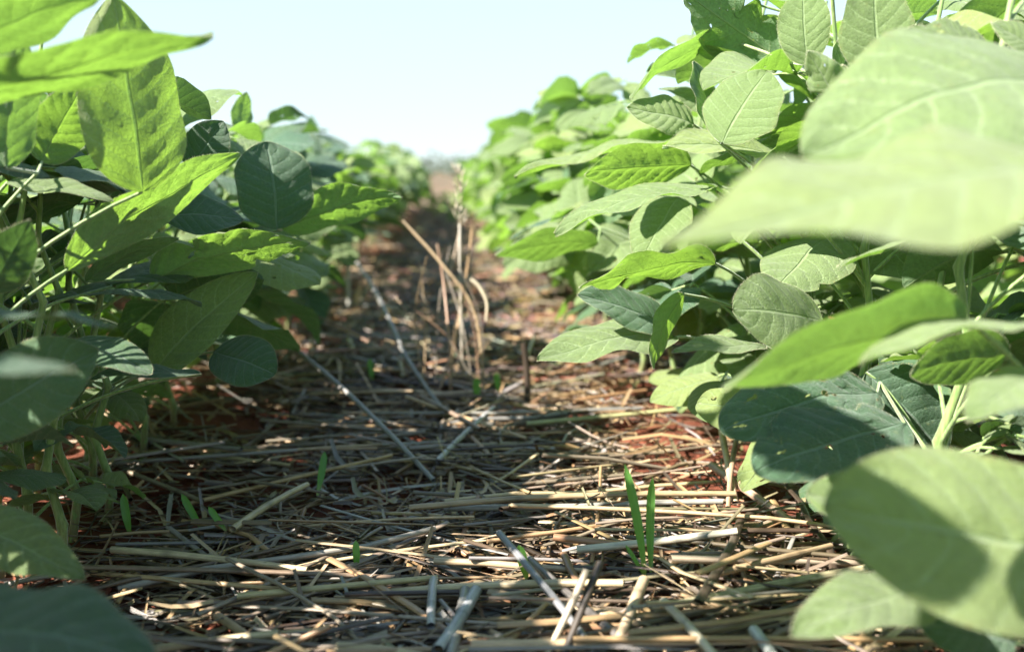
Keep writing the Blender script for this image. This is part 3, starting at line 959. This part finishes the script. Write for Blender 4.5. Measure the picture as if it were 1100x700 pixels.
def random_leaves(key, side, r, n, zlo, zhi, near, ok=None, size=(0.042, 0.088), plen=(0.05, 0.12), dark_below=0.2):
    pl = PLANTS[key]
    az = r.uniform(0, 6.28)
    made = 0; tries = 0
    while made < n and tries < n * 6:
        tries += 1
        f = (made + r.random()) / n
        z = zlo + (zhi - zlo) * f
        sp = stem_point(pl, z)
        az += 2.4 + r.uniform(-.5, .5)
        out = Vector((math.cos(az), math.sin(az), 0))
        if out.y > 0.7 or out.y < -0.7: out = (out + Vector((r.choice((-.8, .8)), 0, 0))).normalized()
        el = r.uniform(0.25, 0.95)
        Lp = r.uniform(*plen) * (1.1 - 0.5 * f)
        j = sp + (out * math.cos(el) + Vector((0, 0, 1)) * math.sin(el)) * Lp
        L = r.uniform(*size) * (1.05 - 0.35 * max(0, f - 0.6) / 0.4)
        d = (out + Vector((0, 0, r.uniform(-0.35, 0.3)))).normalized()
        nrm = Vector((r.gauss(-0.25, 0.35), r.gauss(-0.05, 0.3), 1.0)) + out * 0.15
        reach = j + d * L * 1.25
        lim = inner_limit(side, j.z, j.y)
        if side > 0 and min(reach.x, j.x) < lim: 
            if tries % 3: continue
            d = Vector((0.5, d.y, d.z)).normalized(); j.x = max(j.x, lim + 0.05)
        if side < 0 and max(reach.x, j.x) > -lim:
            if tries % 3: continue
            d = Vector((-0.5, d.y, d.z)).normalized(); j.x = min(j.x, -lim - 0.05)
        if j.z + 0.3 * L > pl['z0'] + pl['H'] + 0.05: continue
        if ok and not (ok(j) and ok(j + d * L * 0.6) and ok(j + d * L * 1.2)): continue
        sd_ = d.cross(nrm).normalized() * L * .7
        if j.y < .75 and any(shades(q) for q in (j, j + d * L * .4, j + d * L * .8, j + d * L * 1.2, j + sd_, j - sd_)): continue
        if j.y < 1.25 and any(in_front_of_hero(q) for q in (j, j + d * L * .4, j + d * L * .8, j + d * L * 1.2, j + sd_, j - sd_, j + sd_ * .5 + d * L * .4, j - sd_ * .5 + d * L * .4)): continue
        made += 1
        if near:
            lets, j2 = trifoliate(None, None, j, d, nrm, L, r, None)
            lf = link(bpy.data.objects.new('leaf', petiole_mesh(sp, j, [q[0] for q in lets], n=6)), pl['root'], Matrix.Translation(sp))
            pool = DARKLEAF if (z - pl['z0'] < (.27 if side < 0 else .16) and r.random() < (.5 if side < 0 else .2)) else NEARLEAF  # low leaves often take the dark pool, their shade painted in
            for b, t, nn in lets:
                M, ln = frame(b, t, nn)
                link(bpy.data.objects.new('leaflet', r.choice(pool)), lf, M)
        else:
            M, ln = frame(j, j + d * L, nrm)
            link(bpy.data.objects.new('leaf', r.choice(MIDDARK if r.random() < (.06 if side > 0 else .3) else MIDLEAF)), pl['root'], M)  # left row draws more leaves with shade in their colour
            pl.setdefault('stalks', []).append((sp, j))

def finish_stalks(key):
    pl = PLANTS[key]
    if not pl.get('stalks'): return
    s = Soup(); org = pl['pts'][0]
    for a, b in pl['stalks']:
        mid = a.lerp(b, .5) + Vector((0, 0, (b - a).length * .12))
        s.add(*tube_geo([p - org for p in bez(a, mid, b, 3)], [.0013, .0012, .0011, .001], 5)[:3])
    o = link(bpy.data.objects.new('leaf_stalks', s.mesh('leaf_stalks', M_STEM)), pl['root'], Matrix.Translation(org))
    o['kind'] = 'stuff'

HR = random.Random(99)
GR, GL = 'soybean plants of the right row', 'soybean plants of the left row'
HERO = [
 ('ra', 0.27, 0.27, .36, 'soybean plant nearest on the right, its big blurred pale leaf blade cutting across the picture', GR),
 ('rb', 0.275, 0.39, .40, 'soybean plant at the right edge with a shadow-crossed broad leaf near the bottom corner', GR),
 ('rc', 0.27, 0.53, .43, 'soybean plant on the right with two dark hole-bitten lower leaves and nibbled top leaves', GR),
 ('rd', 0.262, 0.63, .44, 'soybean plant on the right with a pale rounded upright leaf against a dark one', GR),
 ('re', 0.255, 0.73, .42, 'soybean plant on the right with a puckered glowing leaf and a jagged dark-topped one', GR),
 ('rf', 0.25, 0.85, .40, 'soybean plant on the right holding a pale lowest leaf over the edge of the straw', GR),
 ('rg', 0.245, 0.97, .39, 'soybean plant on the right with paired narrow leaves pointing into the furrow', GR),
 ('la', -0.28, 0.33, .50, 'soybean plant nearest on the left, a dark leaf in the bottom left corner', GL),
 ('lb', -0.29, 0.43, .50, 'soybean plant at the left edge with yellow-green blurred blades at the top', GL),
 ('lc', -0.275, 0.54, .39, 'soybean plant on the left with one large upright leaf crossed by a shadow', GL),
 ('ld', -0.27, 0.64, .36, 'soybean plant on the left with long glowing blades above dark lower leaves', GL),
 ('le', -0.265, 0.74, .35, 'soybean plant on the left with a silvery leaf and a dark oval leaf beneath', GL),
 ('lf', -0.26, 0.85, .35, 'soybean plant on the left with a round dark leaf and a glowing pointed leaf', GL),
]
for k, x, y, H, lab, g in HERO:
    new_plant(k, x, y, H, (HR.uniform(-.02, .02), HR.uniform(-.03, .03)), lab, g, HR, detail=12)

g, c, d, x_ = 'g', 'c', 'd', 'x'
# ---- right row
hero_leaf('ra', [(1190, 178, .30, 712, 266, .26, .46, (.3, 1, .36), g, dict(fold=.12, droop=.25, wave=.03))], .09)
hero_leaf('ra', [(1230, 620, .36, 884, 545, .34, .55, (-.15, .6, .8), g, dict(fold=.1, droop=.3, round_=.9)),
                 (1110, 610, .42, 866, 530, .42, .45, (-.2, .7, .6), g, dict(round_=.8))], .05, joint=(1240, 625, .37))
hero_leaf('rb', [(1170, 95, .43, 862, 168, .38, .62, (.12, .75, .6), g, dict(fold=.1, droop=.6))], .09)
hero_leaf('rb', [(1035, 352, .42, 778, 418, .38, .5, (-.2, .9, -.55), g, dict(fold=.15, droop=.35)),
                 (1120, 350, .40, 925, 392, .37, .42, (-.1, 1, .1), g, dict(fold=.2))], .07, joint=(1050, 352, .42))
hero_leaf('rb', [(1010, 632, .41, 850, 684, .38, .45, (-.2, .8, .45), g, dict(fold=.15))], .03)
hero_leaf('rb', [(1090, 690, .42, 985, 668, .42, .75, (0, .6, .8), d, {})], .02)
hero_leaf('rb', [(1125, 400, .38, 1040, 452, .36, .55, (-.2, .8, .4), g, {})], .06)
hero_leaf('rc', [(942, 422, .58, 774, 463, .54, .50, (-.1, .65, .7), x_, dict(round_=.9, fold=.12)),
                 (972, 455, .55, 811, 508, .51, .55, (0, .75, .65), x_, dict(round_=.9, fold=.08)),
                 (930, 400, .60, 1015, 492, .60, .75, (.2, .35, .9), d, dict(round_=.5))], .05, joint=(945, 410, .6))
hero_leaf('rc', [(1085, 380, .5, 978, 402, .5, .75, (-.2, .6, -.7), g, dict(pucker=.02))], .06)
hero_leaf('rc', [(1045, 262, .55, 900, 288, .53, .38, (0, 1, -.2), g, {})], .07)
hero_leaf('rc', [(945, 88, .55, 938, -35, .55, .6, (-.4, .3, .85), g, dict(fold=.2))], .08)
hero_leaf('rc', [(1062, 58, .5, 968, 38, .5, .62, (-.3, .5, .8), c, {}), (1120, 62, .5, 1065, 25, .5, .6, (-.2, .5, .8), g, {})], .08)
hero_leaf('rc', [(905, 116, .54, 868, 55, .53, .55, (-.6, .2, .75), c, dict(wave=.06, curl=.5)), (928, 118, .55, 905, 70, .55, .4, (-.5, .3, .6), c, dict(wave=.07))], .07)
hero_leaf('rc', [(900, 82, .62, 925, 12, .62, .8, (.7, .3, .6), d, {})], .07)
hero_leaf('rd', [(884, 345, .62, 787, 334, .58, .68, (-.3, .35, .9), g, dict(round_=.9, fold=.05))], .08)
hero_leaf('rd', [(776, 154, .61, 824, 76, .61, .95, (-.5, .3, .85), g, dict(round_=.7, fold=.06)),
                 (765, 145, .66, 745, 66, .66, .8, (.75, .2, .6), d, dict(round_=.5))], .09)
hero_leaf('rd', [(775, 42, .70, 677, 107, .67, .42, (-.3, .85, -.25), g, dict(fold=.2))], .06)
hero_leaf('rd', [(840, 66, .69, 735, -8, .67, .55, (-.4, .6, -.7), c, dict(wave=.04)), (868, 70, .58, 862, -22, .58, .6, (-.5, .3, .8), g, {})], .08)
hero_leaf('rd', [(845, 172, .66, 712, 158, .63, .5, (-.3, .75, .6), g, dict(fold=.25))], .08)
hero_leaf('rd', [(822, 372, .62, 722, 379, .6, .4, (-.1, .9, .4), g, {})], .06)
hero_leaf('re', [(742, 178, .74, 628, 188, .71, .5, (-.2, .7, -.65), g, dict(pucker=.03))], .08)
hero_leaf('re', [(745, 134, .68, 673, 116, .67, .6, (-.4, .4, .8), g, dict(pucker=.03))], .08)
hero_leaf('re', [(768, 283, .66, 622, 309, .64, .42, (-.1, .9, -.45), c, dict(fold=.2, wave=.04))], .07)
hero_leaf('re', [(735, 316, .68, 702, 396, .66, .48, (-.65, .3, -.6), g, dict(fold=.2)), (722, 352, .72, 620, 317, .69, .5, (.1, .6, .7), d, {})], .05)
hero_leaf('re', [(768, 204, .70, 596, 252, .67, .42, (-.2, .9, .35), g, dict(fold=.2))], .08)
hero_leaf('re', [(728, 212, .75, 688, 284, .73, .75, (-.5, .3, .8), g, {})], .08)
hero_leaf('rf', [(725, 362, .72, 577, 386, .68, .45, (-.15, .8, .5), g, dict(fold=.12))], .06)
hero_leaf('rf', [(724, 158, .85, 553, 191, .80, .36, (-.15, .9, .22), g, dict(fold=.22))], .08)
hero_leaf('rg', [(642, 262, .95, 532, 274, .92, .42, (0, .8, -.6), g, {}), (628, 232, .97, 548, 258, .95, .36, (-.1, .9, .1), d, {})], .06, joint=(645, 245, .96))
# ---- left row
hero_leaf('lb', [(-90, 126, .44, 229, 37, .42, .31, (.05, 1, -.12), g, dict(fold=.12, droop=.25, wave=.015))], .08)
hero_leaf('lb', [(-60, 58, .45, 108, -4, .45, .5, (0, 1, -.32), g, {})], .07)
hero_leaf('lc', [(5, 180, .5, 22, 28, .5, .42, (-.6, .3, -.7), g, dict(fold=.3)), (45, 174, .56, 88, 95, .56, .7, (-.5, .4, -.7), g, dict(pucker=.025))], .08, joint=(40, 186, .54))
hero_leaf('lc', [(153, 206, .55, 121, -6, .53, .55, (.62, -.12, .76), g, dict(fold=.12, droop=.3, pucker=.012))], .08)
hero_leaf('lb', [(-14, 312, .5, 32, 236, .48, .5, (.6, .3, .6), d, {})], .06)
hero_leaf('lc', [(72, 290, .56, 258, 165, .60, .34, (-.35, .8, -.45), g, dict(fold=.15, droop=.3))], .06)
hero_leaf('lc', [(8, 196, .55, 122, 216, .55, .36, (0, .9, .45), g, {})], .07)
hero_leaf('ld', [(165, 300, .66, 333, 261, .62, .38, (-.1, .85, -.5), c, dict(pucker=.03, fold=.15)), (92, 302, .62, 192, 256, .62, .35, (-.1, .9, -.4), g, {})], .06)
hero_leaf('ld', [(78, 366, .58, 163, 402, .56, .42, (.2, .7, .6), d, dict(round_=.6))], .05)
hero_leaf('ld', [(216, 402, .6, 97, 407, .57, .30, (0, .9, .32), d, dict(round_=.6))], .05)
hero_leaf('ld', [(175, 232, .68, 262, 236, .70, .6, (.4, .5, .7), d, {})], .05)
hero_leaf('le', [(166, 400, .66, 277, 293, .66, .48, (.45, .75, .45), g, dict(fold=.25))], .05)
hero_leaf('le', [(230, 378, .68, 296, 402, .66, .72, (.3, .35, .9), d, dict(round_=.9))], .05)
hero_leaf('le', [(205, 182, .70, 240, 130, .70, .8, (.4, .2, .85), d, {})], .07)
hero_leaf('lf', [(303, 247, .80, 432, 212, .76, .40, (-.1, .8, -.6), g, dict(pucker=.03, fold=.2)), (298, 246, .76, 286, 152, .76, .92, (.5, .15, .85), d, dict(round_=.7))], .06)
hero_leaf('lf', [(258, 142, .92, 265, 99, .92, .55, (-.6, .2, -.8), g, {})], .05)
hero_leaf('la', [(-70, 342, .38, 123, 350, .38, .38, (.1, 1, .05), d, {})], .06)
hero_leaf('la', [(-90, 408, .3, 79, 398, .3, .28, (.2, .9, .3), d, {})], .04)
hero_leaf('lb', [(-35, 455, .5, 106, 376, .5, .6, (.4, .4, .8), d, dict(round_=.5))], .05)
hero_leaf('lb', [(-45, 560, .5, 91, 622, .46, .34, (0, .75, .6), g, {})], .03)
hero_leaf('la', [(-110, 668, .37, 168, 714, .34, .45, (.1, .9, .4), d, dict(round_=.4))], .02)

def clear_view(side):
    def ok(p):
        q = project(p)
        if q is None or q[2] < 0.50: return False
        return True
    return ok
for k, x, y, H, lab, gp in HERO:
    side = 1 if x > 0 else -1
    if y < 0.5:
        random_leaves(k, side, HR, 13 if side < 0 else 8, .05, H * .92, True, ok=(lambda p: p.x < -.2 and (project(p) is None or project(p)[0] < -110)) if side < 0 else (lambda p: p.x > .27), size=(.035, .065))  # left leaves are added out of view to shade the straw
    else:
        random_leaves(k, side, HR, 12 if side > 0 else 7, .06, H * (0.86 if side > 0 else .8), True, ok=clear_view(side))

XR = random.Random(404)
for i, (x, y, lab) in enumerate([(-.235, .60, 'slim soybean plant with a bare green stem in the left row, nearest of four'),
      (-.300, .66, 'slim soybean plant with a bare stem at the back of the left row'),
      (-.240, .70, 'slim soybean plant with a bare stem at the straw edge of the left row'),
      (-.285, .79, 'slim soybean plant with a bare stem behind the dark oval leaf'),
      (-.262, .575, 'slim soybean plant with a green stem between the nearest bare stems on the left'),
      (-.315, .60, 'slim soybean plant set back behind the nearest bare stems on the left'),
      (-.25, .655, 'slim soybean plant leaning at the straw edge, second of the bare stems on the left'),
      (-.30, .73, 'slim soybean plant half hidden behind the silvery leaf'),
      (.30, .60, 'slim soybean plant behind the two dark hole-bitten leaves'),
      (.29, .69, 'slim soybean plant behind the rounded pale leaf of the right row'),
      (.285, .79, 'slim soybean plant at the back of the right row behind the puckered leaf')]):
    k = 'slim%d' % i
    new_plant(k, x, y, .30 if x < 0 else .37, (XR.uniform(-.02, .02), XR.uniform(-.02, .02)), lab, GL if x < 0 else GR, XR, detail=10)
    random_leaves(k, 1 if x > 0 else -1, XR, 6 if x > 0 else 3, .14, .28 if x < 0 else .33, True, ok=clear_view(1))

LR = random.Random(505)
for k, x, y, H, lab, gp in HERO:
    if y > .45:
        side = 1 if x > 0 else -1
        random_leaves(k, side, LR, 5, .02, .12, True, ok=lambda p, s=side: .20 < p.x * s < .32 and .02 < p.z < .13, size=(.026, .045), plen=(.02, .06), dark_below=0)
        random_leaves(k, side, LR, 5, .025, .13, True, ok=lambda p, s=side: p.x * s > .255 and p.z > .025, size=(.03, .055), plen=(.03, .08), dark_below=0)
# ---- the rest of the two rows, then a neighbouring row on either side
NTH = ['first', 'second', 'third', 'fourth', 'fifth', 'sixth', 'seventh', 'eighth', 'ninth', 'tenth', 'eleventh', 'twelfth']
def fill_row(side, x0, y0, y1, Hm, seed, ref, rowname, group, near_to=1.35):
    r = random.Random(seed); y = y0; i = 0
    while y < y1:
        if y < 2.0 and i < len(NTH):
            lab = 'soybean plant in the %s row, %s behind %s' % (rowname, NTH[i], ref)
        elif y < 3.6:
            lab = 'blurred soybean plant halfway down the %s row' % rowname
        else:
            lab = 'blurred soybean plant near the far end of the %s row' % rowname
        k = '%s%d' % (rowname, i)
        H = Hm * r.uniform(.86, 1.1) * (1 - 0.10 * max(0, (y - 4) / 3))
        new_plant(k, x0 + r.gauss(0, .015), y, H, (r.uniform(-.03, .03), r.uniform(-.03, .03)), lab, group, r, detail=8 if y < 1.4 else 5)
        if side > 0 and y > near_to: random_leaves(k, side, r, 3, .06, H * .75, False, ok=lambda p: p.x < .17, size=(.065, .09), plen=(.09, .17))
        random_leaves(k, side, r, 2 if y < 3 else 0, .025, .12, False, ok=lambda p, s=side: p.x * s > .245 and p.z > .02, size=(.04, .06), plen=(.03, .08))
        if y < near_to:
            random_leaves(k, side, r, 12, .05, H * .9, True); finish_stalks(k)
        else:
            random_leaves(k, side, r, (11 if side > 0 else 7) if y < 3.5 else 9, .05 if side > 0 else .09, H * .92, False, size=((.07, .10) if side > 0 else (.055, .085)) if y < 3.5 else (.08, .105))
            finish_stalks(k)
        y += r.uniform(.07, .095) if y < 3.5 else r.uniform(.10, .13); i += 1
fill_row(1, .222, 1.06, 6.6, .352, 31, 'the one with paired narrow leaves', 'right', GR)
fill_row(-1, -.262, .94, 6.4, .292, 32, 'the one with the round dark leaf', 'left', GL)

FR = random.Random(71)
for i, (x, y) in enumerate([(-.03, 4.7), (.05, 5.1), (-.07, 5.5), (.02, 5.9), (.07, 6.4)]):
    k = 'furrow%d' % i
    new_plant(k, x, y, FR.uniform(.10, .15), (0, 0), 'small soybean seedling growing in the far end of the furrow between the rows', 'small plants in the far furrow', FR, detail=5)
    pl = PLANTS[k]
    for q in range(6):
        az = q * 2.4 + FR.random(); d_ = Vector((math.cos(az), math.sin(az), .25)).normalized()
        p_ = stem_point(pl, pl['z0'] + .05 + .014 * q); j_ = p_ + d_ * .03
        M, ln = frame(j_, j_ + d_ * .055, Vector((FR.gauss(0, .3), FR.gauss(0, .3), 1)))
        link(bpy.data.objects.new('leaf', FR.choice(MIDLEAF)), pl['root'], M); pl.setdefault('stalks', []).append((p_, j_))
    finish_stalks(k)

def outer_row(x0, y0, y1, Hm, seed, name, group, lab):
    r = random.Random(seed)
    variants = []
    for v in range(5):
        s = Soup()
        fm = []
        for i in range(34):
            z = r.uniform(.02, Hm * .95); az = r.uniform(0, 6.28); rr_ = r.uniform(.02, .17)
            p = Vector((math.cos(az) * rr_, math.sin(az) * rr_, z))
            dd = Vector((math.cos(az), math.sin(az), r.uniform(-.4, .3)))
            M, L = frame(p, p + dd.normalized() * r.uniform(.07, .1), Vector((r.gauss(0, .4), r.gauss(0, .4), 1)))
            s.add(*r.choice(LOWGEO), M=M)
        variants.append(s.mesh('foliage', M_LEAF))
    stem_me = mesh_from('stem', *tube_geo([(0, 0, 0), (.004, 0, Hm * .5), (0, 0, Hm * .95)], [.0034, .0026, .0015], 6)[:2], [M_STEM])
    y = y0
    while y < y1:
        root = bpy.data.objects.new('soybean_plant', None); root.empty_display_size = .05
        x = x0 + r.gauss(0, .02)
        M = Matrix.Translation((x, y, gz(x, y))) @ Matrix.Rotation(r.uniform(0, 6.28), 4, 'Z') @ Matrix.Scale(r.uniform(.85, 1.12), 4)
        link(root, None, M); tag(root, lab, 'plant', group)
        link(bpy.data.objects.new('stem', stem_me), root, M)
        link(bpy.data.objects.new('foliage', r.choice(variants)), root, M)
        y += r.uniform(.10, .14)
outer_row(-.78, .2, 4.6, .34, 51, 'left', 'soybean plants of the next row on the left', 'soybean plant of the next row, seen through gaps in the left row')
outer_row(.70, .3, 4.6, .36, 52, 'right', 'soybean plants of the next row on the right', 'soybean plant of the next row, seen through gaps in the right row')

r = random.Random(61); y = -0.22  # unseen plants added beside the camera to shade the foreground
while y < 0.30:
    k = 'shade%.2f' % y
    new_plant(k, -.30 + r.gauss(0, .01), y, .50 * r.uniform(.95, 1.05), (r.uniform(-.02, .02), 0), 'unseen soybean plant added to the left row beside the camera for shade', GL, r, detail=6)
    def outside(p):
        q = project(p)
        return (q is None or q[0] < -60) and p.x < -.15
    random_leaves(k, -1, r, 15, .06, .47, False, ok=outside, size=(.035, .065)); finish_stalks(k)
    y += .08

def shade_leaf(P, s_, L, key):  # adds an unseen leaf sunward of P to cast a shadow there
    c_ = P + TO_SUN * s_
    up = (TO_SUN + Vector((.1, .25, .25))).normalized()
    d_ = TO_SUN.cross(Vector((0, 0, 1))).normalized() * .8 + Vector((0, 0, .3)); d_ = (d_ - up * d_.dot(up)).normalized()
    pl = PLANTS[key]
    b_ = c_ - d_ * L / 2
    M, ln = frame(b_, b_ + d_ * L, up)
    sp = stem_point(pl, b_.z - .06)
    lf = link(bpy.data.objects.new('leaf', petiole_mesh(sp, b_, [b_])), pl['root'], Matrix.Translation(sp))
    link(bpy.data.objects.new('leaflet', NEARLEAF[1]), lf, M)
near_key = min((k for k in PLANTS if k.startswith('shade')), key=lambda k: abs(PLANTS[k]['y'] - .20))
shade_leaf(at(925, 560, .343), .40, .055, near_key)
shade_leaf(at(985, 590, .35), .42, .045, near_key)
shade_leaf(at(60, 680, .355), .24, .09, 'la')
shade_leaf(at(130, 700, .345), .24, .07, 'la')
shade_leaf(at(850, 465, .54), .55, .09, 'la')
shade_leaf(at(905, 490, .53), .56, .08, 'la')
# left row plants added unseen beside and behind the camera shade the straw
# ------------------------------------------------------------------ far crop
def far_crop():
    r = random.Random(8)
    s = Soup()
    for i in range(11000):
        y = 16 + 34 * r.random() ** 1.6; x = r.uniform(-14, 16)
        z = 0.52 * r.random() ** 0.6
        a = r.uniform(0, 6.28)
        sz = r.uniform(.08, .16)
        d = Vector((math.cos(a), math.sin(a), r.uniform(-.5, .5))).normalized()
        M, L = frame(Vector((x, y, z)), Vector((x, y, z)) + d * sz, Vector((r.gauss(0, .4), r.gauss(0, .4), 1)))
        s.add(*FARGEO[i % 5], M=M)
    o = bpy.data.objects.new('far_crop', s.mesh('far_crop', leaf_material('far_crop', (0.03, 0.05, 0.022), (0.04, 0.06, 0.03), (0.06, 0.11, 0.02), 0.2)))
    link(o); tag(o, 'far dark green crop closing the field at the horizon', 'crop', kind='stuff')
far_crop()

# ------------------------------------------------------------------ light
w = bpy.data.worlds.new('World'); sc.world = w; w.use_nodes = True
nt = w.node_tree; nt.nodes.clear()
sky = nt.nodes.new('ShaderNodeTexSky'); sky.sky_type = 'NISHITA'; sky.sun_disc = False
ax, S = _ax, TO_SUN
sky.sun_elevation = R(SUN_EL)
sky.sun_rotation = math.atan2(ax.x, ax.y)
sky.air_density = 1.0; sky.dust_density = 0.1; sky.ozone_density = 2.0
bg = nt.nodes.new('ShaderNodeBackground'); bg.inputs[1].default_value = 0.074
wo = nt.nodes.new('ShaderNodeOutputWorld')
nb = NB(nt)
gen = nb.n('ShaderNodeTexCoord').outputs['Generated']
sz_ = nb.n('ShaderNodeSeparateXYZ'); nb.l(gen, sz_.inputs[0])
hzf = nb.mapr(sz_.outputs[2], 0.02, 0.55, 0.85, 0.15)
nb.l(nb.mix(hzf, sky.outputs[0], (2.75, 3.5, 3.85)), bg.inputs[0]); nt.links.new(bg.outputs[0], wo.inputs[0])
sd = bpy.data.lights.new('sun', 'SUN'); sd.energy = 5.0; sd.angle = R(0.53); sd.color = (1.0, 0.95, 0.86)
so = bpy.data.objects.new('sun', sd); COL.objects.link(so)
so.rotation_euler = (-S).to_track_quat('-Z', 'Y').to_euler()
so.location = (-3, -1, 3)

vs = sc.view_settings
sc.display_settings.display_device = 'sRGB'
vs.view_transform = 'Standard'; vs.look = 'None'; vs.exposure = 2.0; vs.gamma = 1.0; vs.use_curve_mapping = False
cy = sc.cycles
cy.use_denoising = True
cy.max_bounces = 8; cy.diffuse_bounces = 4; cy.glossy_bounces = 3; cy.transmission_bounces = 6; cy.transparent_max_bounces = 8
cy.caustics_reflective = False; cy.caustics_refractive = False
